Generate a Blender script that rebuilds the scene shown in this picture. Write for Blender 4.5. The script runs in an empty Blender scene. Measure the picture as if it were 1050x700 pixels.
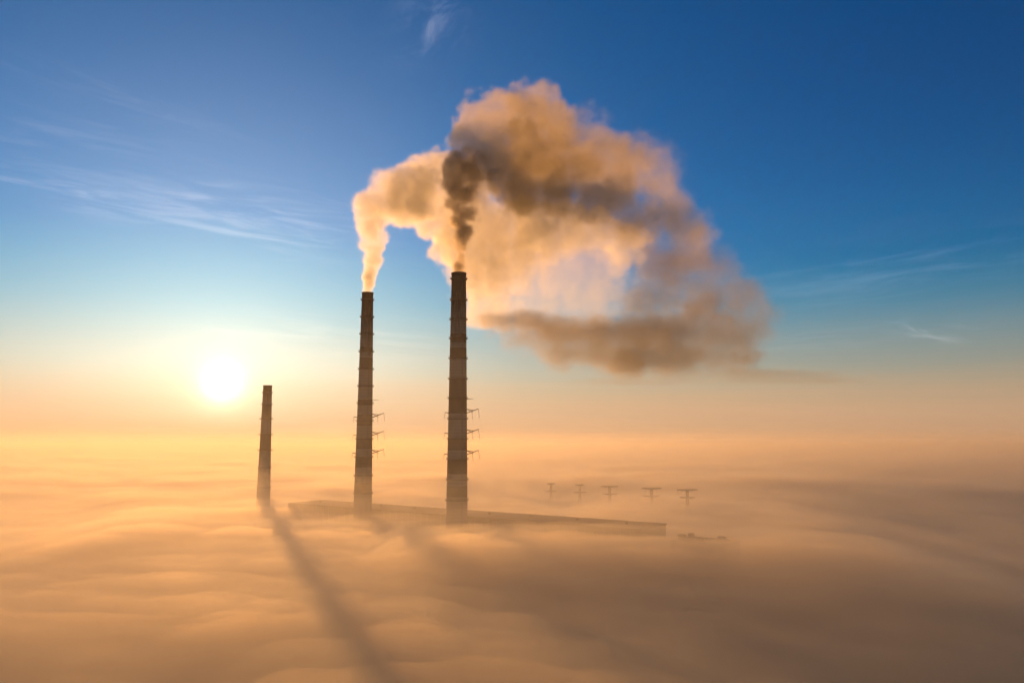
import bpy, bmesh, math, random
import numpy as np
from mathutils import Vector, Matrix

R = math.radians
sc = bpy.context.scene
COL = sc.collection
random.seed(7)

# ------------------------------------------------------------------ camera
W0, H0, FPX = 1050.0, 700.0, 800.0          # photograph size and focal length in its pixels
CAM_Z = 123.0
PITCH = math.atan(100.0 / FPX)
cam_d = bpy.data.cameras.new('camera')
cam = bpy.data.objects.new('camera', cam_d)
COL.objects.link(cam)
cam_d.sensor_width = 36.0
cam_d.lens = 36.0 * FPX / W0
cam_d.clip_start = 0.5
cam_d.clip_end = 60000
cam.location = (0, 0, CAM_Z)
cam.rotation_euler = (R(90) + PITCH, 0, 0)
sc.camera = cam

CP, SP = math.cos(PITCH), math.sin(PITCH)


def ray(px, py):
    u, v = (px - W0 / 2) / FPX, (H0 / 2 - py) / FPX
    return Vector((u, CP - v * SP, SP + v * CP))


def at(px, py, Y):
    """World point on the photograph's ray through (px, py) at depth Y."""
    d = ray(px, py)
    return Vector((0, 0, CAM_Z)) + d * (Y / d.y)


# ------------------------------------------------------------------ sky, sun, exposure
SUN_DIR = ray(228, 393).normalized()
SUN_EL = math.asin(SUN_DIR.z)
SUN_AZ = math.atan2(SUN_DIR.x, SUN_DIR.y)    # clockwise from +Y

world = bpy.data.worlds.new('World')
sc.world = world
world.use_nodes = True
wt = world.node_tree
wt.nodes.clear()


class NT:
    """Small helper for writing node graphs."""

    def __init__(self, tree):
        self.t = tree

    def n(self, typ, **kw):
        nd = self.t.nodes.new(typ)
        for k, v in kw.items():
            setattr(nd, k, v)
        return nd

    def put(self, sock, v):
        if v is None:
            return
        if isinstance(v, bpy.types.NodeSocket):
            self.t.links.new(v, sock)
        else:
            sock.default_value = v

    def math(self, op, a, b=None, c=None, clamp=False):
        nd = self.n('ShaderNodeMath', operation=op, use_clamp=clamp)
        self.put(nd.inputs[0], a)
        self.put(nd.inputs[1], b)
        self.put(nd.inputs[2], c)
        return nd.outputs[0]

    def vmath(self, op, a, b=None, out=0):
        nd = self.n('ShaderNodeVectorMath', operation=op)
        self.put(nd.inputs[0], a)
        self.put(nd.inputs[1], b)
        return nd.outputs[out]

    def mix(self, fac, a, b, blend='MIX'):
        nd = self.n('ShaderNodeMix', data_type='RGBA', blend_type=blend)
        self.put(nd.inputs[0], fac)
        self.put(nd.inputs[6], a)
        self.put(nd.inputs[7], b)
        return nd.outputs[2]

    def ramp(self, fac, stops, interp='LINEAR'):
        nd = self.n('ShaderNodeValToRGB')
        cr = nd.color_ramp
        cr.interpolation = interp
        while len(cr.elements) < len(stops):
            cr.elements.new(0.5)
        for e, (p, c) in zip(cr.elements, stops):
            e.position = p
            e.color = (*c, 1) if len(c) == 3 else c
        self.put(nd.inputs[0], fac)
        return nd.outputs[0]

    def noise(self, vec, scale, detail=3, rough=0.5, dist=0.0):
        nd = self.n('ShaderNodeTexNoise')
        self.put(nd.inputs['Vector'], vec)
        nd.inputs['Scale'].default_value = scale
        nd.inputs['Detail'].default_value = detail
        nd.inputs['Roughness'].default_value = rough
        nd.inputs['Distortion'].default_value = dist
        return nd.outputs[0]

    def smooth(self, x, a, b):
        nd = self.n('ShaderNodeMapRange', interpolation_type='SMOOTHSTEP')
        self.put(nd.inputs[0], x)
        nd.inputs[1].default_value = a
        nd.inputs[2].default_value = b
        return nd.outputs[0]


SKY_STRENGTH = 0.087
w = NT(wt)
sky = w.n('ShaderNodeTexSky', sky_type='NISHITA')
sky.sun_disc = False
sky.sun_elevation = SUN_EL
sky.sun_rotation = SUN_AZ
sky.altitude = 120
sky.air_density = 1.0
sky.dust_density = 0.12
sky.ozone_density = 3.0
tcw = w.n('ShaderNodeTexCoord')
D = w.vmath('NORMALIZE', tcw.outputs['Generated'])
spw = w.n('ShaderNodeSeparateXYZ')
w.put(spw.inputs[0], D)
el = w.math('ARCSINE', spw.outputs[2])                        # radians above the horizon
az = w.math('ARCTAN2', spw.outputs[0], spw.outputs[1])        # clockwise from +Y
hsv = w.n('ShaderNodeHueSaturation')
w.put(hsv.inputs['Saturation'], w.math('ADD', 0.85, w.math('MULTIPLY', w.smooth(el, R(3), R(21)), 1.15)))
w.put(hsv.inputs['Color'], sky.outputs[0])
col = w.mix(w.smooth(el, R(2), R(17)), hsv.outputs[0], w.mix(1.0, hsv.outputs[0], (0.22, 1.08, 1.28, 1), 'MULTIPLY'))
ang = w.math('ARCCOSINE', w.math('MINIMUM', w.vmath('DOT_PRODUCT', D, tuple(SUN_DIR), out=1), 0.999999))
# dusty air low over the horizon, warm towards the sun
near = w.math('EXPONENT', w.math('DIVIDE', ang, -R(24)))
low = w.smooth(el, R(-0.3), R(2.2))
dust = w.mix(near, w.mix(low, (3.9, 2.35, 1.4, 1), (3.9, 2.5, 1.6, 1)), w.mix(low, (5.6, 3.6, 2.0, 1), (6.8, 4.9, 3.0, 1)))
stv = w.vmath('MULTIPLY', D, (3.0, 3.0, 70.0))
lay = w.math('MULTIPLY', w.math('SUBTRACT', w.noise(stv, 1.0, 4, 0.55), 0.5), R(2.2))        # faint level banding
ed = w.math('ADD', el, lay)
fade = w.math('ADD', w.math('MULTIPLY', w.math('SUBTRACT', 1.0, w.smooth(ed, R(1.5), R(5.5))), 0.62),
              w.math('MULTIPLY', w.math('SUBTRACT', 1.0, w.smooth(el, R(3.0), R(10.0))), 0.34))
away = w.smooth(ang, R(18), R(58))
col = w.mix(w.math('MULTIPLY', away, w.smooth(el, R(3), R(25))), col, w.mix(1.0, col, (0.5, 0.66, 0.80, 1), 'MULTIPLY'))
col = w.mix(fade, col, dust)
# the sun's disc and the bright air close round it
def halo(width, amount):
    return w.math('MULTIPLY', w.math('EXPONENT', w.math('DIVIDE', ang, -R(width))), amount)


a2 = w.math('DIVIDE', ang, R(16.5))
wide = w.math('MULTIPLY', w.math('EXPONENT', w.math('MULTIPLY', w.math('MULTIPLY', a2, a2), -1.0)), w.math('MULTIPLY', w.smooth(el, R(0.5), R(6.0)), 2.9))
for fac, c in ((w.math('ADD', halo(0.5, 55.0), w.math('MULTIPLY', halo(2.6, 3.6), low)), (1.0, 0.86, 0.62)), (wide, (1.0, 0.99, 0.84))):
    gcol = w.n('ShaderNodeVectorMath', operation='SCALE')
    gcol.inputs[0].default_value = c
    w.put(gcol.inputs['Scale'], fac)
    col = w.mix(1.0, col, gcol.outputs[0], 'ADD')


# cirrus: fibres drawn out along the wind, in patches (azimuth, elevation, half widths, tilt in degrees, strength)
def cirrus(px, py, wx, wy, tilt, amount, seed, fibre=60.0, length=7.0):
    d = ray(px, py).normalized()
    a0, e0 = math.atan2(d.x, d.y), math.asin(d.z)
    ca, sa = math.cos(R(tilt)), math.sin(R(tilt))
    x, y = w.math('SUBTRACT', az, a0), w.math('SUBTRACT', el, e0)
    u = w.math('ADD', w.math('MULTIPLY', x, ca), w.math('MULTIPLY', y, sa))
    v = w.math('SUBTRACT', w.math('MULTIPLY', y, ca), w.math('MULTIPLY', x, sa))
    ru, rv = w.math('DIVIDE', u, R(wx)), w.math('DIVIDE', v, R(wy))
    m = w.math('EXPONENT', w.math('MULTIPLY', w.math('ADD', w.math('MULTIPLY', ru, ru), w.math('MULTIPLY', rv, rv)), -1.0))
    cb = w.n('ShaderNodeCombineXYZ')
    w.put(cb.inputs[0], w.math('MULTIPLY', u, length))
    w.put(cb.inputs[1], w.math('MULTIPLY', v, fibre))
    cb.inputs[2].default_value = seed
    f = w.smooth(w.noise(cb.outputs[0], 1.0, 6, 0.62, 0.6), 0.42, 0.75)
    return w.math('MULTIPLY', w.math('MULTIPLY', m, f), amount)


ci = None
for c in ((70, 198, 7.0, .9, -2, .8, 1.0), (260, 224, 7.5, 1.9, -4, .8, 2.0), (115, 100, 7.0, .7, -9, .3, 3.0), (60, 150, 7, 2.5, -3, .25, 7.5),
          (440, 27, 2.6, 1.6, 25, .9, 4.0, 26.0, 14.0), (955, 339, 1.9, .5, -12, 1.6, 5.0, 70.0, 18.0), (930, 275, 11.0, 1.7, 4, .5, 6.0),
          (860, 345, 9.0, .7, 3, .35, 6.5), (350, 345, 9.0, 1.3, -4, .4, 8.0), (300, 440, 14.0, .5, 0, .35, 9.0)):
    v = cirrus(*c)
    ci = v if ci is None else w.math('ADD', ci, v)
ci = w.math('MINIMUM', ci, 0.9)
sunny = w.math('EXPONENT', w.math('DIVIDE', ang, -R(22)))
ccol = w.mix(sunny, (0.9, 1.0, 1.2, 1), (4.5, 3.3, 2.2, 1))
col = w.mix(ci, col, w.mix(1.0, col, ccol, 'ADD'))
bg = w.n('ShaderNodeBackground')
bg.inputs[1].default_value = SKY_STRENGTH
wo = w.n('ShaderNodeOutputWorld')
w.put(bg.inputs[0], col)
wt.links.new(bg.outputs[0], wo.inputs[0])

sun_d = bpy.data.lights.new('sun', 'SUN')
sun_d.energy = 3.05
sun_d.angle = R(0.5)
sun_d.color = (1.0, 0.475, 0.165)
sun = bpy.data.objects.new('sun', sun_d)
COL.objects.link(sun)
sun.rotation_euler = (-SUN_DIR).to_track_quat('-Z', 'Y').to_euler()
sun.location = SUN_DIR * 900

sc.view_settings.view_transform = 'Standard'
sc.view_settings.look = 'None'
sc.view_settings.exposure = 0.58
sc.view_settings.gamma = 1.0
sc.view_settings.use_curve_mapping = False
sc.cycles.volume_bounces = 3
sc.cycles.max_bounces = 8
sc.cycles.diffuse_bounces = 2
sc.cycles.transparent_max_bounces = 64
sc.cycles.use_denoising = True
sc.cycles.use_adaptive_sampling = True
sc.cycles.adaptive_threshold = 0.03

# ------------------------------------------------------------------ helpers
def vol_mat(name, density, color, aniso, veil=None):
    """A medium with no surface."""
    m = bpy.data.materials.new(name)
    m.use_nodes = True
    t = m.node_tree
    t.nodes.clear()
    k = NT(t)
    out = k.n('ShaderNodeOutputMaterial')
    pv = k.n('ShaderNodeVolumePrincipled')
    pv.inputs['Color'].default_value = (*color, 1)
    pv.inputs['Density'].default_value = density
    pv.inputs['Density Attribute'].default_value = ''
    pv.inputs['Anisotropy'].default_value = aniso
    t.links.new(pv.outputs[0], out.inputs['Volume'])
    return m


def std_mat(name, rough=0.85):
    m = bpy.data.materials.new(name)
    m.use_nodes = True
    k = NT(m.node_tree)
    b = m.node_tree.nodes['Principled BSDF']
    b.inputs['Roughness'].default_value = rough
    b.inputs['Specular IOR Level'].default_value = 0.2
    return m, k, b


def link_mesh(name, verts, faces, mat, parent=None, smooth=False):
    me = bpy.data.meshes.new(name)
    me.from_pydata(verts, [], faces)
    me.update()
    if smooth:
        me.polygons.foreach_set('use_smooth', [True] * len(me.polygons))
    me.materials.append(mat)
    o = bpy.data.objects.new(name, me)
    COL.objects.link(o)
    if parent:
        o.parent = parent
    return o


def tag(o, label=None, cat=None, group=None, kind=None):
    for k, v in (('label', label), ('category', cat), ('group', group), ('kind', kind)):
        if v:
            o[k] = v
    return o


def thing(name, loc, label, cat, group=None):
    o = bpy.data.objects.new(name, None)
    o.empty_display_size = 2
    COL.objects.link(o)
    o.location = loc
    return tag(o, label, cat, group)


class MB:
    """Collects shapes into one mesh."""

    def __init__(self):
        self.v, self.f = [], []

    def box(self, a, b):
        (x0, y0, z0), (x1, y1, z1) = a, b
        i = len(self.v)
        self.v += [(x0, y0, z0), (x1, y0, z0), (x1, y1, z0), (x0, y1, z0),
                   (x0, y0, z1), (x1, y0, z1), (x1, y1, z1), (x0, y1, z1)]
        self.f += [tuple(i + q for q in f) for f in
                   ((0, 3, 2, 1), (4, 5, 6, 7), (0, 1, 5, 4), (1, 2, 6, 5), (2, 3, 7, 6), (3, 0, 4, 7))]

    def bar(self, a, b, th, sides=4):
        a, b = Vector(a), Vector(b)
        d = (b - a).normalized()
        s = d.cross(Vector((0, 0, 1)))
        if s.length < 1e-3:
            s = Vector((1, 0, 0))
        s.normalize()
        u = s.cross(d)
        i = len(self.v)
        for p in (a, b):
            for k in range(sides):
                an = 2 * math.pi * (k + .5) / sides
                self.v.append(tuple(p + (s * math.cos(an) + u * math.sin(an)) * th))
        for k in range(sides):
            k2 = (k + 1) % sides
            self.f.append((i + k, i + k2, i + sides + k2, i + sides + k))
        self.f.append(tuple(i + k for k in reversed(range(sides))))
        self.f.append(tuple(i + sides + k for k in range(sides)))

    def lathe(self, prof, seg=40, close=False):
        i = len(self.v)
        for r, z in prof:
            for k in range(seg):
                a = 2 * math.pi * k / seg
                self.v.append((r * math.cos(a), r * math.sin(a), z))
        n = len(prof)
        for j in range(n if close else n - 1):
            for k in range(seg):
                k2 = (k + 1) % seg
                j2 = (j + 1) % n
                self.f.append((i + j * seg + k, i + j * seg + k2, i + j2 * seg + k2, i + j2 * seg + k))

    def build(self, name, mat, parent=None, smooth=False, loc=None):
        o = link_mesh(name, self.v, self.f, mat, parent, smooth)
        if loc is not None:
            o.location = loc
        return o


def make_noise(seed):
    rng = np.random.RandomState(seed)
    L = rng.rand(64, 64, 64).astype(np.float32) * 2 - 1

    def nz(x, y, z):
        xi, yi, zi = np.floor(x).astype(np.int32), np.floor(y).astype(np.int32), np.floor(z).astype(np.int32)
        fx, fy, fz = x - xi, y - yi, z - zi
        fx, fy, fz = (f * f * f * (f * (f * 6 - 15) + 10) for f in (fx, fy, fz))
        x0, y0, z0, x1, y1, z1 = xi & 63, yi & 63, zi & 63, (xi + 1) & 63, (yi + 1) & 63, (zi + 1) & 63

        def lp(a, b, f):
            return a + (b - a) * f
        return lp(lp(lp(L[x0, y0, z0], L[x1, y0, z0], fx), lp(L[x0, y1, z0], L[x1, y1, z0], fx), fy),
                  lp(lp(L[x0, y0, z1], L[x1, y0, z1], fx), lp(L[x0, y1, z1], L[x1, y1, z1], fx), fy), fz)
    return nz


nz = make_noise(3)


def fbm(x, y, z, oct=4, gain=0.5, billow=False):
    s, a = 0.0, 1.0
    for o in range(oct):
        v = nz(x + 13.7 * o, y + 7.1 * o, z + 3.3 * o)
        s = s + a * (np.abs(v) * 2 - .6 if billow else v)
        a *= gain
        x, y, z = x * 2.03, y * 2.03, z * 2.03
    return s


def sstep(a, b, x):
    t = np.clip((x - a) / (b - a), 0, 1)
    return t * t * (3 - 2 * t)


# ------------------------------------------------------------------ ground, fog sea, mist, haze
gm, k, b = std_mat('dark_soil')
tc = k.n('ShaderNodeTexCoord')
b_col = k.ramp(k.noise(tc.outputs['Object'], 0.01, 5), [(0.3, (0.04, 0.05, 0.03)), (0.7, (0.10, 0.09, 0.06))])
k.put(b.inputs['Base Color'], b_col)
ground = link_mesh('ground', [(-15000, -6000, 0), (15000, -6000, 0), (15000, 24000, 0), (-15000, 24000, 0)], [(0, 1, 2, 3)], gm)
tag(ground, kind='structure')


def fog_height(X, Y, calm=0.0):
    """Height of the fog's upper side; calm flattens the billows for the thinner mist above it."""
    # a broad bank that has piled up in front of the power station hall
    front = sstep(380, 20, np.hypot((X - (-30)) / 1.25, (Y - 400) * 0.85) - 70)
    right_fall = sstep(175, 330, X - (Y - 400) * 0.15)
    h = 48 + 12.5 * front * (1 - right_fall * 0.9) - 20 * right_fall * sstep(1300, 600, Y)
    # left side is filled a little higher
    h = h + 4 * sstep(-150, -500, X) * sstep(1500, 700, Y)
    # hollow round the power line behind the hall
    h = h - 15 * np.exp(-((X - 85) / 125) ** 2 - ((Y - 1030) / 210) ** 2)
    # the fog parts along the hall's roof
    ux, uy = 0.812, -0.584
    sa = (X + 226) * ux + (Y - 790) * uy
    sd_ = -(X + 226) * uy + (Y - 790) * ux
    h = h - 6 * np.exp(-((sd_ - 14) / 34) ** 2) * sstep(15, 70, sa) * sstep(375, 290, sa)
    h = h + 4 * np.exp(-((X - 92) / 28) ** 2 - ((Y - 552) / 30) ** 2)
    # fog lapping over both ends of the hall
    h = h - 2.5 * np.exp(-((X - 125) / 40) ** 2 - ((Y - 535) / 60) ** 2) + 7 * np.exp(-((X + 225) / 50) ** 2 - ((Y - 765) / 60) ** 2)
    zz = np.zeros_like(X)
    big = fbm(X / 420, Y / 300, zz + 1.5, 3) * 7
    mid = fbm(X / 135 + 5, Y / 115, zz + 4.5, 4, .46, billow=True) * 9
    small = fbm(X / 34 + 9, Y / 28, zz + 8.5, 3, billow=True) * 1.2
    fibre = fbm(X / 30 - Y / 60, Y / 11 + X / 40, zz + 2.5, 3) * .8
    return h + big * (1 - .3 * calm) + (mid + small + fibre) * (1 - calm)


def bank(name, top, bottom, mat, half=7000, n=480, kk=4.0, cx=0.0, cy=450.0, smooth=True):
    """A closed body between a billowing top and a flat bottom; fine grid near the plant, coarse far away."""
    t = np.linspace(-1, 1, n)
    g = half * np.sinh(kk * t) / math.sinh(kk)
    X, Y = np.meshgrid(g + cx, g + cy, indexing='xy')
    Z = top(X, Y)
    v = np.stack([X, Y, Z], -1).reshape(-1, 3)
    ii = np.arange(n * n).reshape(n, n)
    q = np.stack([ii[:-1, :-1], ii[:-1, 1:], ii[1:, 1:], ii[1:, :-1]], -1).reshape(-1, 4)
    rim = np.concatenate([ii[0, :-1], ii[:-1, -1], ii[-1, :0:-1], ii[:0:-1, 0]])
    low = v[rim].copy()
    low[:, 2] = bottom
    base = n * n
    m = len(rim)
    verts = np.concatenate([v, low]).tolist()
    faces = q.tolist()
    for a in range(m):
        a2 = (a + 1) % m
        faces.append([int(rim[a2]), int(rim[a]), base + a, base + a2])
    faces.append([base + a for a in reversed(range(m))])
    return link_mesh(name, verts, faces, mat, smooth=smooth)


# dense fog, too thick to see into
fm = bpy.data.materials.new('dense_fog')
fm.use_nodes = True
k = NT(fm.node_tree)
fm.node_tree.nodes.clear()
out = k.n('ShaderNodeOutputMaterial')
df = k.n('ShaderNodeBsdfDiffuse')
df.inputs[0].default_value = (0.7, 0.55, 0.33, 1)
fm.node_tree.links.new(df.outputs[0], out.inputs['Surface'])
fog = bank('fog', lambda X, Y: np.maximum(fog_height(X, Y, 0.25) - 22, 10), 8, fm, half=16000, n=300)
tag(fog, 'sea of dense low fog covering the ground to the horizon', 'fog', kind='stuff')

FOG_S, MIST_S, THIN_S, FAINT_S, HIGH_S, HAZE_S = 0.019, 0.0050, 0.0011, 0.0006, 0.00008, 0.000015
AIR = (0.98, 0.89, 0.66)
m1 = vol_mat('fog_air', FOG_S, (0.945, 0.80, 0.56), 0.72)
m2 = vol_mat('mist_air', MIST_S, AIR, 0.62)
m3 = vol_mat('thin_mist_air', THIN_S, AIR, 0.46)
m5 = vol_mat('faint_mist_air', FAINT_S, AIR, 0.46)
m6 = vol_mat('high_mist_air', HIGH_S, AIR, 0.46)
m4 = vol_mat('haze_air', HAZE_S, AIR, 0.46)
tag(bank('fog_billows', lambda X, Y: fog_height(X, Y, 0.0), 7, m1), 'soft billowing top of the fog sea around the chimneys', 'fog', kind='stuff')
tag(bank('mist', lambda X, Y: fog_height(X, Y, 0.25) + 8, 6, m2, half=7300, n=300), 'veil of mist lying on the fog sea', 'mist', kind='stuff')
tag(bank('thin_mist', lambda X, Y: fog_height(X, Y, 0.55) + 22 + fbm(X / 95 + 3.5, Y / 80, X * 0 + 6.5, 3) * 9, 5, m3, half=7600, n=200), 'thin glowing mist above the fog sea', 'mist', kind='stuff')
tag(bank('faint_mist', lambda X, Y: fog_height(X, Y, 0.7) * .9 + 50 + fbm(X / 110 + 8.5, Y / 90, X * 0 + 11.5, 3) * 12, 4, m5, half=7700, n=160), 'faint mist over the glowing thin mist, about the feet of the chimneys', 'mist', kind='stuff')
for up, sd in ((76, 21.5), (112, 33.5)):
    tag(bank('high_mist', lambda X, Y: fog_height(X, Y, 0.9) * 1.1 + up + fbm(X / 140 + sd, Y / 120, X * 0 + sd, 3) * 13, 3 - up / 100, m6, half=7800 + up, n=180),
        'faintest mist reaching up to the crossarms of the tall chimneys' if up < 100 else 'uppermost trace of mist around the tall chimneys', 'mist', kind='stuff')
hz = MB()
hz.box((-8000, -4000, -1), (8000, 9000, 470))
tag(hz.build('haze', m4), 'pale even haze filling the air', 'haze', kind='stuff')

# ------------------------------------------------------------------ chimneys
steel, k, b = std_mat('weathered_steel', 0.6)
tc = k.n('ShaderNodeTexCoord')
k.put(b.inputs['Base Color'], k.ramp(k.noise(tc.outputs['Object'], 0.6, 4), [(0.3, (0.05, 0.042, 0.035)), (0.7, (0.12, 0.09, 0.07))]))


def chimney_mat(name, top, bands, soot_depth):
    """Concrete with faded paint bands (by height) and soot running down from the mouth."""
    m, k, b = std_mat(name, 0.9)
    tc = k.n('ShaderNodeTexCoord')
    o = tc.outputs['Object']
    sp = k.n('ShaderNodeSeparateXYZ')
    k.put(sp.inputs[0], o)
    z = sp.outputs[2]
    st = k.vmath('MULTIPLY', o, (1, 1, 0.08))
    streak = k.noise(st, 0.9, 5, 0.6)
    patch = k.noise(o, 0.12, 4, 0.55)
    zj = k.math('ADD', z, k.math('MULTIPLY', k.math('SUBTRACT', streak, 0.5), 1.2))
    fac = k.math('DIVIDE', zj, top)
    stops = [(0.0, (0.40, 0.32, 0.19))]
    for z0, z1, c in sorted(bands):
        stops += [(z0 / top, c), (z1 / top, (0.40, 0.32, 0.19))]
    col = k.ramp(fac, stops[:31], 'CONSTANT')
    col = k.mix(k.math('MULTIPLY', patch, 0.4), col, (0.14, 0.115, 0.08, 1))
    # lift joints of the slip-form, every 2.5 m
    j = k.math('LESS_THAN', k.math('FRACT', k.math('DIVIDE', z, 2.5)), 0.1)
    col = k.mix(k.math('MULTIPLY', j, 0.35), col, (0.08, 0.07, 0.06, 1))
    soot = k.smooth(k.math('ADD', zj, k.math('MULTIPLY', k.math('SUBTRACT', streak, 0.5), soot_depth * 0.9)), top - soot_depth, top - soot_depth * 0.12)
    col = k.mix(k.math('MULTIPLY', soot, 0.96), col, (0.018, 0.014, 0.011, 1))
    k.put(b.inputs['Base Color'], col)
    return m


def gallery(parent, z, r, out=1.0, deep=0.45):
    g = MB()
    g.lathe([(r - 0.15, z), (r + out, z + deep * .3), (r + out, z + deep), (r - 0.15, z + deep)], 36, close=True)
    gl = g.build('gallery', steel, parent, loc=(0, 0, 0))
    h = MB()
    ro = r + out - .08
    for q in range(24):
        a = 2 * math.pi * q / 24
        x, y = ro * math.cos(a), ro * math.sin(a)
        h.bar((x, y, z + deep - .02), (x, y, z + deep + 1.15), .05)
    for zz in (.6, 1.15):
        h.lathe([(ro - .05, z + deep + zz - .05), (ro + .05, z + deep + zz - .05), (ro + .05, z + deep + zz + .05), (ro - .05, z + deep + zz + .05)], 36, close=True)
    h.build('railing', steel, gl)
    return gl


def bracket(parent, x0, z, side, reach, rise, drops, brace=True, th=.36):
    """A trussed arm that carries hanging insulator strings."""
    m = MB()
    for y in (-1.6, 1.6):
        a, e = Vector((side * (x0 - .6), y, z)), Vector((side * (x0 + reach), y * .15, z + rise))
        m.bar(a, e, th)
        if brace:
            m.bar((side * (x0 - .6), y, z + 3.2), a.lerp(e, .62), th * .8)
            m.bar((side * (x0 - .6), y, z + 3.2), (side * (x0 + reach * .55), y * .5, z + .6), th * .6)
    for q in (.3, .55, .8):
        yy = 1.6 * (1 - .85 * q)
        zz = z + rise * q
        m.bar((side * (x0 + reach * q), -yy, zz), (side * (x0 + reach * q), yy, zz), th * .7)
    arm = m.build('bracket_arm', steel, parent)
    for q, ln in drops:
        s = MB()
        p = Vector((side * (x0 + reach * q), 0, z + rise * q))
        s.bar(p, p + Vector((side * .9, 0, -ln)), .1, 6)
        for t in range(int(ln / .8)):
            c = p + Vector((side * .9, 0, -ln)) * ((t + .7) / (ln / .8))
            s.bar(c - Vector((0, 0, .1)), c + Vector((0, 0, .1)), .24, 8)
        s.build('insulator_string', steel, arm)
    return arm


def chimney(px_top, py_top, Y, w_top, w_base, py_base, ring_py, label, bands_py, soot_px, mat_name, stretch=()):
    top = at(px_top, py_top, Y)
    H = top.z
    root = thing('chimney', (top.x, top.y, 0), label, 'chimney', 'chimneys of the power station')
    sc_px = Y / FPX / CP * 1.0
    zz = lambda py: at(px_top, py, Y).z
    r1 = w_top * sc_px / 2
    zb = zz(py_base)
    r0 = w_base * sc_px / 2
    rad = lambda z: r1 + (r0 - r1) * (H - z) / (H - zb)
    mat = chimney_mat(mat_name, H, [(zz(b), zz(a), c) for a, b, c in bands_py], soot_px * sc_px)
    m = MB()
    prof = [(rad(0), -.5)] + [(rad(H * q / 40), H * q / 40) for q in range(1, 40)]
    prof += [(r1, H - 1.5), (r1 + .28, H - 1.45), (r1 + .28, H), (r1 - .7, H), (r1 - .9, H - 12), (.01, H - 12)]
    m.lathe(prof, 56)
    sh = m.build('shaft', mat, root, smooth=False)
    for p in sh.data.polygons:
        p.use_smooth = abs(p.normal.z) < .5
    for i, py in enumerate(ring_py):
        z = zz(py)
        gallery(root, z, rad(z), out=stretch[i] if i < len(stretch) else 1.05)
    # ladder with hoops on the side away from the sun
    l = MB()
    a = R(-58)
    for dx in (-.35, .35):
        pts = []
        for q in range(21):
            z = 2 + (H - 3) * q / 20
            r = rad(z) + .3
            pts.append(Vector((r * math.cos(a) - dx * math.sin(a), r * math.sin(a) + dx * math.cos(a), z)))
        for p, q in zip(pts, pts[1:]):
            l.bar(p, q, .06)
    l.build('ladder', steel, root)
    return root, zz, rad, sc_px


DK, LT, OC = (0.085, 0.06, 0.032), (0.44, 0.41, 0.36), (0.17, 0.12, 0.06)
c3, z3, r3, s3 = chimney(470.5, 280, 596, 15, 21.5, 530,
    [286.5, 308, 328, 347.5, 368, 389, 409, 430, 450.5, 471, 492, 513],
    'nearest and tallest chimney, giving off a dark brown smoke column', [
        (344, 352, DK), (357, 368, DK), (389, 409, OC), (409, 424, DK), (450, 462, OC), (471, 486, DK), (498, 509, OC)], 90, 'banded_concrete')
c2, z2, r2, s2 = chimney(377, 300, 677, 11.5, 18, 515,
    [308, 325.5, 343, 361, 379, 396.5, 414, 432, 450.5, 469, 488, 506],
    'middle chimney of the three, giving off a pale orange plume of steam', [
        (357, 361, DK), (368, 379, OC), (410, 416, DK), (425, 437, OC), (450, 460, OC), (469, 480, OC), (495, 506, OC)], 72, 'banded_concrete_middle')
c1, z1, r1_, s1 = chimney(274.5, 395, 814, 8.6, 14, 530,
    [403, 415, 430, 446, 462, 480, 500],
    'shortest smokeless chimney beside the low sun, fading into orange mist', [
        (395, 402, DK), (415, 430, OC), (446, 462, OC)], 26, 'banded_concrete_short', (1.05, 1.05, 1.9, 1.9, 1.9))
for c, zf, rf, sp_, levels, small in ((c3, z3, r3, s3, (423.5, 444.5, 466), 409), (c2, z2, r2, s2, (428, 446.5, 465), 410)):
    for py in levels:
        z = zf(py)
        bracket(c, rf(z), z, 1, 11.5 * sp_, 4.5 * sp_, ((.42, 6.0), (1.0, 7.0)))
        bracket(c, rf(z), z, -1, 3.2 * sp_, 1.0 * sp_, ((.95, 5.0),), brace=False)
    z = zf(small)
    bracket(c, rf(z), z, 1, 6.5 * sp_, .2, (), brace=False, th=.16)

# ------------------------------------------------------------------ power station hall
wallm, k, b = std_mat('hall_cladding', 0.8)
tc = k.n('ShaderNodeTexCoord')
o = tc.outputs['Object']
k.put(b.inputs['Base Color'], k.ramp(k.noise(k.vmath('MULTIPLY', o, (1, 1, .15)), 0.25, 5, .6), [(0.3, (0.05, 0.04, 0.022)), (0.7, (0.09, 0.075, 0.04))]))
roofm, k, b = std_mat('roof_felt', 0.9)
tc = k.n('ShaderNodeTexCoord')
k.put(b.inputs['Base Color'], k.ramp(k.noise(tc.outputs['Object'], 0.05, 6, .6), [(0.3, (0.025, 0.02, 0.012)), (0.7, (0.05, 0.04, 0.025))]))
glassm, k, b = std_mat('dark_glass', 0.25)
b.inputs['Base Color'].default_value = (0.05, 0.055, 0.06, 1)

HA, HB = at(296, 515.5, 790), at(655, 541.5, 562)      # roof edge ends
HB.z = HA.z = (HA.z + HB.z) / 2


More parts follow.
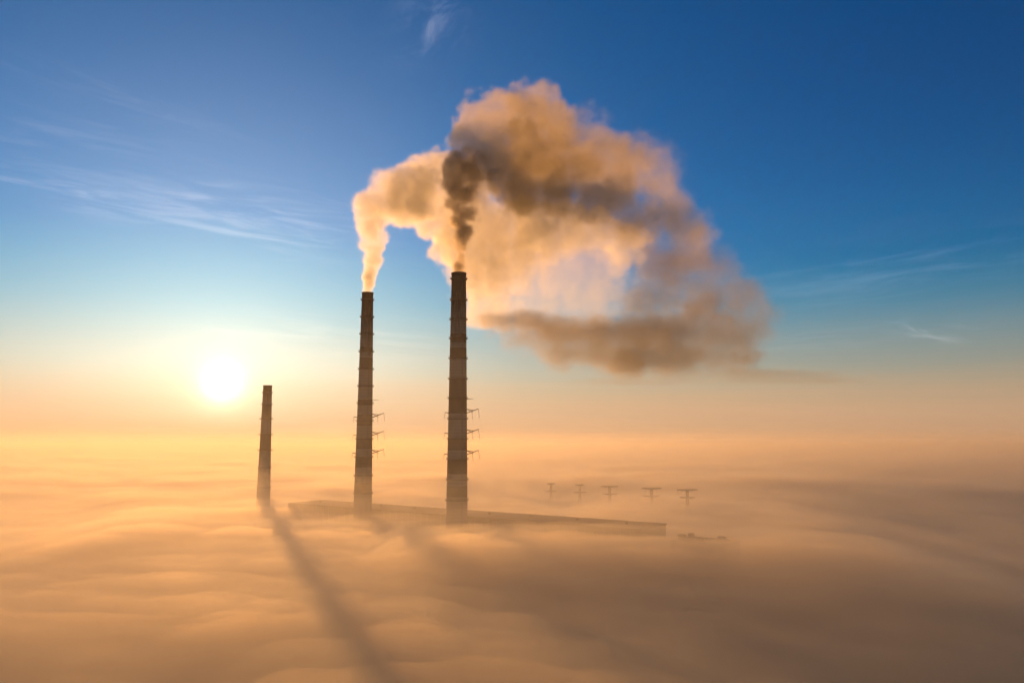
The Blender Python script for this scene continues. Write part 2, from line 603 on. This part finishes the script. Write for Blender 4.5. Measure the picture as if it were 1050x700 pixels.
def hall(name, A, B, depth, label, bays):
    d = (B - A)
    L = Vector((d.x, d.y, 0)).length
    ang = math.atan2(d.y, d.x)
    root = thing(name, (A.x, A.y, 0), label, 'building')
    root.rotation_euler.z = ang
    H = A.z
    m = MB()
    m.box((0, 0, -.5), (L, depth, H - .8))
    m.build('wall', wallm, root)
    m = MB()
    m.box((-.6, -.6, H - .8), (L + .6, depth + .6, H))
    m.build('roof', roofm, root)
    m = MB()
    for q in range(bays + 1):
        x = L * q / bays
        m.box((x - .4, -.5, 0), (x + .4, -.003, H - .805))
    m.build('pilaster', wallm, root)
    for zb, zt in ((H * .58, H * .74), (H * .82, H * .91)):
        m = MB()
        for q in range(bays):
            m.box((L * (q + .12) / bays, -.12, zb), (L * (q + .88) / bays, -.004, zt))
        m.build('window_band', glassm, root)
    return root, L, H


h1, HL, HH = hall('power_station_hall', HA, HB, 44, 'long flat-roofed power station hall rising from the fog behind the chimneys', 52)
for q in range(9):
    m = MB()
    m.lathe([(.01, 0), (1.0, 0), (1.0, 1.1), (1.5, 1.15), (1.5, 1.6), (.01, 2.0)], 14)
    m.build('roof_vent', roofm, h1, loc=(HL * (q + .5) / 9, 22, HH - .01))

# lower end block beyond the hall, with plant on its roof
A2, B2 = at(688, 553, 545), at(740, 557.5, 520)
A2.z = B2.z = (A2.z + B2.z) / 2
h2, L2, H2 = hall('annex_building', A2, B2, 26, 'low annex with rooftop ducts at the right end of the hall', 6)
for (x, y, wx, wy, hh) in ((3, 4, 5, 3, 3.0), (11, 4, 3, 3, 4.4), (17, 4, 6, 3, 2.2), (L2 - 7, 8, 4, 4, 3.4)):
    m = MB()
    m.box((x, y, H2 + .002), (x + wx, y + wy, H2 + hh))
    m.box((x - .2, y - .2, H2 + hh + .002), (x + wx + .2, y + wy + .2, H2 + hh + .3))
    m.build('rooftop_unit', wallm, h2)
m = MB()
m.bar((1, 14, H2 + .6), (L2 - 2, 14, H2 + 1.2), .5, 8)
m.build('duct', steel, h2)

# small tower far behind the hall
A3 = at(541, 522, 900)
h3, L3, H3 = hall('conveyor_tower', A3, at(549, 522, 895), 9, 'small squat tower just showing above the hall roof', 3)
m = MB()
m.bar((L3 * .3, 4, H3 - 1.5), (L3 + 18, 6, H3 - 2.0), 1.3, 6)
m.build('conveyor_gallery', wallm, h3)

# ------------------------------------------------------------------ pylons
pyl, k, b = std_mat('galvanised_steel', 0.6)
tc = k.n('ShaderNodeTexCoord')
k.put(b.inputs['Base Color'], k.ramp(k.noise(tc.outputs['Object'], 0.8, 3), [(0.3, (0.10, 0.09, 0.08)), (0.7, (0.16, 0.15, 0.13))]))


def pylon(px, py_top, Y, w1, gap, w2, label, yaw=0.25, th=.34):
    T = at(px, py_top, Y)
    s = Y / FPX
    H = T.z
    root = thing('pylon', (T.x, T.y, 0), label, 'pylon', 'power line pylons beyond the hall')
    root.rotation_euler.z = yaw
    half = lambda z: 1.1 + 4.2 * max(0, 1 - z / (H * .72))
    m = MB()
    lev = [H * q / 14 for q in range(15)]
    for sx in (-1, 1):
        for sy in (-1, 1):
            for a, c in zip(lev, lev[1:]):
                m.bar((sx * half(a), sy * half(a), a), (sx * half(c), sy * half(c), c), th)
    for i, (a, c) in enumerate(zip(lev, lev[1:])):
        for sy in (-1, 1):
            m.bar((-half(a), sy * half(a), a), (half(c), sy * half(c), c), th * .55)
            m.bar((half(a), sy * half(a), a), (-half(c), sy * half(c), c), th * .55)
            m.bar((sy * half(a), -half(a), a), (sy * half(c), half(c), c), th * .55)
    m.build('mast', pyl, root)

    def cross(z, wpx):
        hw = wpx * s / 2 / math.cos(yaw)
        c = MB()
        for sd in (-1, 1):
            for sy in (-1, 1):
                c.bar((0, sy * 1.1, z), (sd * hw, sy * .35, z), th)
                c.bar((0, sy * 1.1, z - 1.9), (sd * hw, sy * .35, z - .5), th)
                n = 6
                for q in range(n):
                    xa, xb = sd * hw * q / n, sd * hw * (q + 1) / n
                    c.bar((xa, sy * (1.1 - .75 * q / n), z), (xb, sy * (1.1 - .75 * (q + 1) / n), z - 1.9 + 1.4 * (q + 1) / n), th * .6)
        arm = c.build('crossarm', pyl, root)
        for q in (-.97, -.5, .5, .97):
            ins = MB()
            ins.bar((q * hw, 0, z - .4), (q * hw, 0, z - 3.2), .14, 6)
            ins.build('insulator', pyl, arm)
    cross(H - .3, w1)
    if w2:
        cross(H - gap * s, w2)
    return root


pylon(439, 490.5, 1400, 5, 6.5, 9, 'faintest far pylon, between the middle and nearest chimneys', .25, .36)
pylon(565, 495, 1150, 8.5, 7.7, 11.5, 'thin pylon with a narrow top arm, first right of the nearest chimney', .25)
pylon(594.5, 496.3, 1090, 9, 7.7, 13, 'second pylon from the left in the row of five right of the chimneys', .2)
pylon(625, 497.8, 1020, 17, 7.8, 14, 'pylon with two nearly equal arms in the middle of the row of five', .15)
pylon(668, 499.8, 950, 20, 7.9, 17, 'darkest broad-armed pylon, second from the right in the row', .1, .42)
pylon(704.5, 501.3, 900, 21, 7.9, 15, 'rightmost pylon, only its top arm clear of the fog', .08)

# ------------------------------------------------------------------ smoke
def smoke_field(lo, hi, vox, blobs, amp, soft, wave, seed, stretch=1.0):
    """Density on a regular grid: puffs (centre, radii, thickness) joined and broken up by noise."""
    n = np.ceil((np.array(hi) - np.array(lo)) / vox).astype(int) + 1
    xs, ys, zs = (np.arange(c, dtype=np.float32) * vox + l for c, l in zip(n, lo))
    Z, Y, X = np.meshgrid(zs, ys, xs, indexing='ij')
    o = seed * 17.3
    # roll the air around a little, more the farther from the mouths
    wx = fbm(X / 46 + o, Y / 46, Z / 46, 3) * 7
    wz = fbm(X / 46 + o, Y / 46 + 31, Z / 46, 3) * 7
    small = (fbm(X / wave / stretch + o, Y / wave, Z / wave, 5, .55, billow=True) - .12)
    fine = fbm(X / 7 + o, Y / 7, Z / 7, 3, .55)
    KB = 4.0
    Wt = np.full(X.shape, 1e-6, np.float32)
    S = np.zeros(X.shape, np.float32)
    for c, r, s in blobs:
        a = []
        for ax, arr, m in ((0, xs, 1.7), (1, ys, 1.7), (2, zs, 1.7)):
            i0, i1 = np.searchsorted(arr, c[ax] - r[ax] * m - 8), np.searchsorted(arr, c[ax] + r[ax] * m + 8)
            a.append(slice(max(i0, 0), max(i1, 0)))
        sl = (a[2], a[1], a[0])
        if 0 in Wt[sl].shape:
            continue
        g = min(1.0, (min(r) / 16.0) ** 1.3)
        q = 1 - np.sqrt(((X[sl] + wx[sl] * g - c[0]) / r[0]) ** 2 + ((Y[sl] - c[1]) / r[1]) ** 2 + ((Z[sl] + wz[sl] * g - c[2]) / r[2]) ** 2)
        q = q + small[sl] * amp * (.6 + .4 * g) + fine[sl] * amp * (.95 - .4 * g)
        wgt = np.exp(np.clip(q, -3, 1.2) * KB)
        S[sl] += wgt * s
        Wt[sl] += wgt
    F = np.log(Wt) / KB
    if soft is None:                                  # crisp near the mouths, torn and soft downwind
        soft = .2 + .85 * sstep(-40, 160, X)
    D = sstep(0.0, 1.0, F / soft) * (S / Wt)
    # thin places inside
    D = D * (.75 + .5 * sstep(-.5, .75, fbm(X / 38 + o, Y / 38 + 9, Z / 38, 4)))
    D[[0, -1]] = 0
    D[:, [0, -1]] = 0
    D[:, :, [0, -1]] = 0
    return D.astype(np.float32), n, np.array(lo)


def smoke_object(name, D, n, lo, vox, mat, label, step):
    """A Volume object whose voxels are filled, through geometry nodes, with the computed density."""
    nx, ny, nz_ = (int(c) for c in n)
    me = bpy.data.meshes.new(name + '_cells')
    me.vertices.add(nx * ny * nz_)
    at_ = me.attributes.new('cell_density', 'FLOAT', 'POINT')
    at_.data.foreach_set('value', D.reshape(-1))
    src = bpy.data.objects.new(name + '_cells', me)        # only read by the nodes, never in the scene
    g = bpy.data.node_groups.new(name + '_fill', 'GeometryNodeTree')
    g.interface.new_socket('Geometry', in_out='INPUT', socket_type='NodeSocketGeometry')
    g.interface.new_socket('Geometry', in_out='OUTPUT', socket_type='NodeSocketGeometry')
    k = NT(g)
    go = k.n('NodeGroupOutput')
    oi = k.n('GeometryNodeObjectInfo')
    oi.inputs['Object'].default_value = src
    pos = k.n('GeometryNodeInputPosition')
    sp = k.n('ShaderNodeSeparateXYZ')
    k.put(sp.inputs[0], k.vmath('DIVIDE', pos.outputs[0], (vox, vox, vox)))
    ix, iy, iz = (k.math('ROUND', sp.outputs[i]) for i in range(3))
    idx = k.math('ADD', ix, k.math('ADD', k.math('MULTIPLY', iy, float(nx)), k.math('MULTIPLY', iz, float(nx * ny))))
    # float indices are exact up to 16.7 million cells
    na = k.n('GeometryNodeInputNamedAttribute', data_type='FLOAT')
    na.inputs['Name'].default_value = 'cell_density'
    si = k.n('GeometryNodeSampleIndex', data_type='FLOAT', domain='POINT', clamp=True)
    g.links.new(oi.outputs['Geometry'], si.inputs['Geometry'])
    g.links.new(na.outputs['Attribute'], si.inputs['Value'])
    g.links.new(idx, si.inputs['Index'])
    vc = k.n('GeometryNodeVolumeCube')
    g.links.new(si.outputs['Value'], vc.inputs['Density'])
    vc.inputs['Min'].default_value = (0, 0, 0)
    vc.inputs['Max'].default_value = ((nx - 1) * vox, (ny - 1) * vox, (nz_ - 1) * vox)
    for s, c in (('X', nx), ('Y', ny), ('Z', nz_)):
        vc.inputs['Resolution ' + s].default_value = c
    sm = k.n('GeometryNodeSetMaterial')
    sm.inputs['Material'].default_value = mat
    g.links.new(vc.outputs[0], sm.inputs['Geometry'])
    g.links.new(sm.outputs[0], go.inputs[0])
    vd = bpy.data.volumes.new(name)
    vd.materials.append(mat)
    vd.render.space = 'WORLD'
    vd.render.step_size = step
    o = bpy.data.objects.new(name, vd)
    COL.objects.link(o)
    o.location = lo.tolist()
    md = o.modifiers.new('fill', 'NODES')
    md.node_group = g
    return o


def puffs(rows, Y0):
    """Rows of (px, py, rx px, ry px, thickness, depth offset m) read off the photograph, placed at real depth."""
    out = []
    for px, py, rx, ry, s, dy in rows:
        Y = Y0 + dy
        c = at(px, py, Y)
        m = Y / FPX
        out.append((tuple(c), (rx * m, min((rx + ry) * .5 * m, 34.0 if rx < 60 else 40.0), ry * m), s))
    return out


def smoke_mat(name, color, aniso, scale):
    m = bpy.data.materials.new(name)
    m.use_nodes = True
    t = m.node_tree
    t.nodes.clear()
    k = NT(t)
    out = k.n('ShaderNodeOutputMaterial')
    pv = k.n('ShaderNodeVolumePrincipled')
    pv.inputs['Color'].default_value = (*color, 1)
    pv.inputs['Density'].default_value = scale
    pv.inputs['Anisotropy'].default_value = aniso
    t.links.new(pv.outputs[0], out.inputs['Volume'])
    return m


DARK = [(471, 281, 6, 6, .3, 0), (471, 273, 6.3, 7, .3, 0), (471.5, 264, 7, 7, .26, 0), (470.5, 255, 8, 8, .22, 0), (472.5, 246, 9.5, 8, .2, 0),
        (474, 237, 10, 9, .17, 0), (469, 229, 11, 9, .15, 2), (476, 220, 12, 9, .14, 0), (486, 214, 8, 7, .07, 4), (468, 211, 12, 10, .13, 2), (478, 203, 14, 10, .12, 0),
        (466, 198, 11, 9, .1, -3), (459, 189, 11, 9, .08, 0), (472, 188, 19, 13, .11, 3), (487, 184, 17, 13, .1, 0), (477, 173, 24, 14, .11, 0), (463, 176, 11, 10, .08, 2),
        (491, 168, 17, 12, .08, 5), (480, 160, 18, 10, .07, 6), (500, 181, 13, 11, .04, 8), (503, 194, 13, 9, .03, 8), (496, 208, 10, 8, .03, 6)]
CLOUD = [(473, 138, 15, 17, .035, 10), (487, 128, 20, 20, .04, 12), (500, 145, 30, 32, .045, 12), (512, 120, 22, 20, .04, 15), (530, 118, 24, 22, .045, 15),
         (552, 100, 15, 16, .04, 18), (540, 150, 38, 36, .05, 15), (575, 132, 28, 24, .045, 18), (590, 165, 40, 38, .05, 20), (555, 190, 36, 30, .05, 15),
         (520, 185, 30, 30, .055, 10), (535, 210, 22, 18, .05, 8), (600, 208, 36, 26, .045, 15), (622, 155, 32, 26, .04, 20), (650, 168, 34, 30, .04, 22),
         (632, 196, 40, 32, .045, 20), (680, 186, 26, 28, .035, 22), (682, 222, 36, 32, .04, 22), (655, 232, 30, 26, .045, 20), (706, 245, 32, 32, .032, 24),
         (728, 272, 36, 28, .028, 24), (690, 276, 36, 28, .035, 22), (752, 298, 36, 22, .02, 24), (716, 315, 44, 24, .034, 22), (780, 318, 34, 14, .014, 24),
         (745, 345, 44, 22, .028, 22), (660, 305, 30, 18, .022, 22)]
LENS = [(508, 329, 26, 9, .03, 25), (535, 332, 40, 14, .04, 25), (580, 338, 56, 20, .042, 25), (630, 342, 60, 26, .042, 22), (680, 344, 60, 30, .04, 22),
        (720, 340, 50, 30, .03, 20), (545, 350, 36, 12, .026, 28), (595, 362, 56, 16, .034, 26), (660, 368, 70, 16, .04, 24), (725, 364, 52, 20, .034, 22),
        (760, 340, 40, 20, .016, 22), (765, 383, 110, 5, .007, 22), (650, 391, 90, 4, .006, 30), (815, 390, 100, 4, .005, 30)]
LENS += [c for c in CLOUD if c[1] >= 270]
CLOUD = [c for c in CLOUD if c[1] < 270]
STEAM = [(377, 302, 5.5, 6, .16, 0), (377, 293, 6, 7, .16, 0), (377, 284, 6.8, 7, .14, 0), (378, 275, 8, 8, .11, 0), (379.5, 265, 10.5, 9, .09, 0),
         (380, 254, 13, 10, .075, 0), (382, 243, 15, 11, .065, 0), (380, 231, 15.5, 12, .06, 0), (385, 221, 18, 13, .055, 0), (382, 208, 17, 14, .055, 3),
         (395, 203, 24, 18, .05, 0), (403, 190, 22, 17, .045, 3), (420, 184, 26, 20, .04, 0), (415, 210, 26, 20, .04, 5), (440, 182, 28, 24, .038, 5),
         (440, 215, 30, 24, .036, 5), (462, 175, 26, 22, .035, 8), (462, 240, 26, 28, .034, 5), (475, 205, 36, 36, .034, 10), (492, 255, 34, 40, .03, 8),
         (508, 230, 40, 38, .03, 12), (505, 292, 32, 30, .026, 8), (525, 262, 40, 34, .028, 12), (560, 232, 42, 28, .03, 15),
         (600, 240, 42, 24, .03, 15), (640, 250, 30, 22, .024, 15), (500, 320, 26, 12, .024, 10), (580, 292, 90, 55, .005, 15)]

VOX = 1.9
SMOKE_K, STEAM_K = 1.5, 1.9
base3 = at(471, 282, 600)
plume = thing('smoke_plume', base3, 'dark brown smoke billowing from the nearest chimney and drifting right in a broad cloud', 'smoke')


def put_smoke(name, mat, lo, hi, rows, Y0, amp, soft, wave, seed, step, parent=None, vox=VOX):
    D, n, l = smoke_field(lo, hi, vox, puffs(rows, Y0), amp, soft, wave, seed)
    o = smoke_object(name, D, n, l, vox, mat, '', step)
    if parent:
        o.parent = parent
        o.location = Vector(l.tolist()) - parent.location
    return o


cloud_air = smoke_mat('brown_smoke', (0.75, 0.66, 0.39), .62, SMOKE_K)
bank_air = smoke_mat('grey_brown_smoke', (0.47, 0.42, 0.29), .55, 1.2)
soot_air = smoke_mat('sooty_smoke', (0.70, 0.60, 0.42), .5, SMOKE_K)
cloud = put_smoke('smoke_cloud', cloud_air, (at(430, 300, 600).x, 545, at(500, 400, 600).z), (at(850, 300, 640).x, 672, at(500, 72, 620).z), [(x, y, a * 1.1, b * 1.08, d * .72, f) for x, y, a, b, d, f in CLOUD], 600, .23, None, 26, 2, 4.5, plume, 1.6)
column = put_smoke('smoke_column', soot_air, (at(445, 300, 600).x, 560, at(500, 300, 600).z), (at(530, 300, 640).x, 645, at(500, 140, 620).z), [(x, y, a * (.92 if y < 225 else 1), b, d * .8, f) for x, y, a, b, d, f in DARK], 600, .34, .36, 15, 4, 2.2, plume, 1.1)
smbank = put_smoke('smoke_bank', bank_air, (at(440, 300, 600).x, 560, at(500, 406, 600).z), (at(915, 300, 640).x, 680, at(500, 228, 620).z), LENS, 600, .2, .7, 30, 6, 4.5, plume)
steam_root = thing('steam_plume', at(377, 302, 677), 'pale orange steam rising from the middle chimney and arching behind the dark smoke', 'smoke')
steam_air = smoke_mat('pale_steam', (0.985, 0.95, 0.78), .58, STEAM_K)
steam = put_smoke('steam_cloud', steam_air, (at(350, 300, 677).x, 615, at(400, 345, 677).z), (at(690, 300, 690).x, 745, at(400, 140, 690).z), STEAM, 677, .24, .36, 22, 5, 3.4, steam_root)


def wisps(src, name, threshold, parent, world_at):
    """The thin ragged skin of a plume: a mesh taken from its own voxels, nearly clear, with faint filaments."""
    tmp = bpy.data.objects.new('tmp', bpy.data.meshes.new('tmp'))
    COL.objects.link(tmp)
    md = tmp.modifiers.new('skin', 'VOLUME_TO_MESH')
    md.object = src
    md.threshold = threshold
    md.resolution_mode = 'VOXEL_SIZE'
    md.voxel_size = 3.0
    tmp.matrix_world = Matrix.Translation(world_at)
    bpy.context.view_layer.update()
    dg = bpy.context.evaluated_depsgraph_get()
    me = bpy.data.meshes.new_from_object(tmp.evaluated_get(dg), depsgraph=dg)
    bpy.data.objects.remove(tmp)
    me.name = name
    me.materials.clear()
    me.materials.append(wisp_mat)
    me.polygons.foreach_set('use_smooth', [True] * len(me.polygons))
    o = bpy.data.objects.new(name, me)
    COL.objects.link(o)
    o.parent = parent
    o.location = Vector(world_at) - parent.location
    return o


wisp_mat = bpy.data.materials.new('smoke_wisps')
wisp_mat.use_nodes = True
k = NT(wisp_mat.node_tree)
wisp_mat.node_tree.nodes.clear()
out = k.n('ShaderNodeOutputMaterial')
tc = k.n('ShaderNodeTexCoord')
f = k.smooth(k.noise(tc.outputs['Object'], 0.09, 6, .6, .5), .42, .8)
tr = k.n('ShaderNodeBsdfTransparent')
tl = k.n('ShaderNodeBsdfTranslucent')
tl.inputs[0].default_value = (.8, .68, .55, 1)
mx = k.n('ShaderNodeMixShader')
k.put(mx.inputs[0], k.math('MULTIPLY', f, .10))
wisp_mat.node_tree.links.new(tr.outputs[0], mx.inputs[1])
wisp_mat.node_tree.links.new(tl.outputs[0], mx.inputs[2])
wisp_mat.node_tree.links.new(mx.outputs[0], out.inputs['Surface'])
for src, name, th, par in ((cloud, 'smoke_wisps', .008, plume), (column, 'smoke_wisps', .03, plume), (smbank, 'smoke_wisps', .012, plume), (steam, 'steam_wisps', .008, steam_root)):
    ow = wisps(src, name, th, src.parent, src.parent.location + src.location)
    print(name, len(ow.data.vertices), [tuple(round(c) for c in b) for b in (ow.bound_box[0], ow.bound_box[6])])
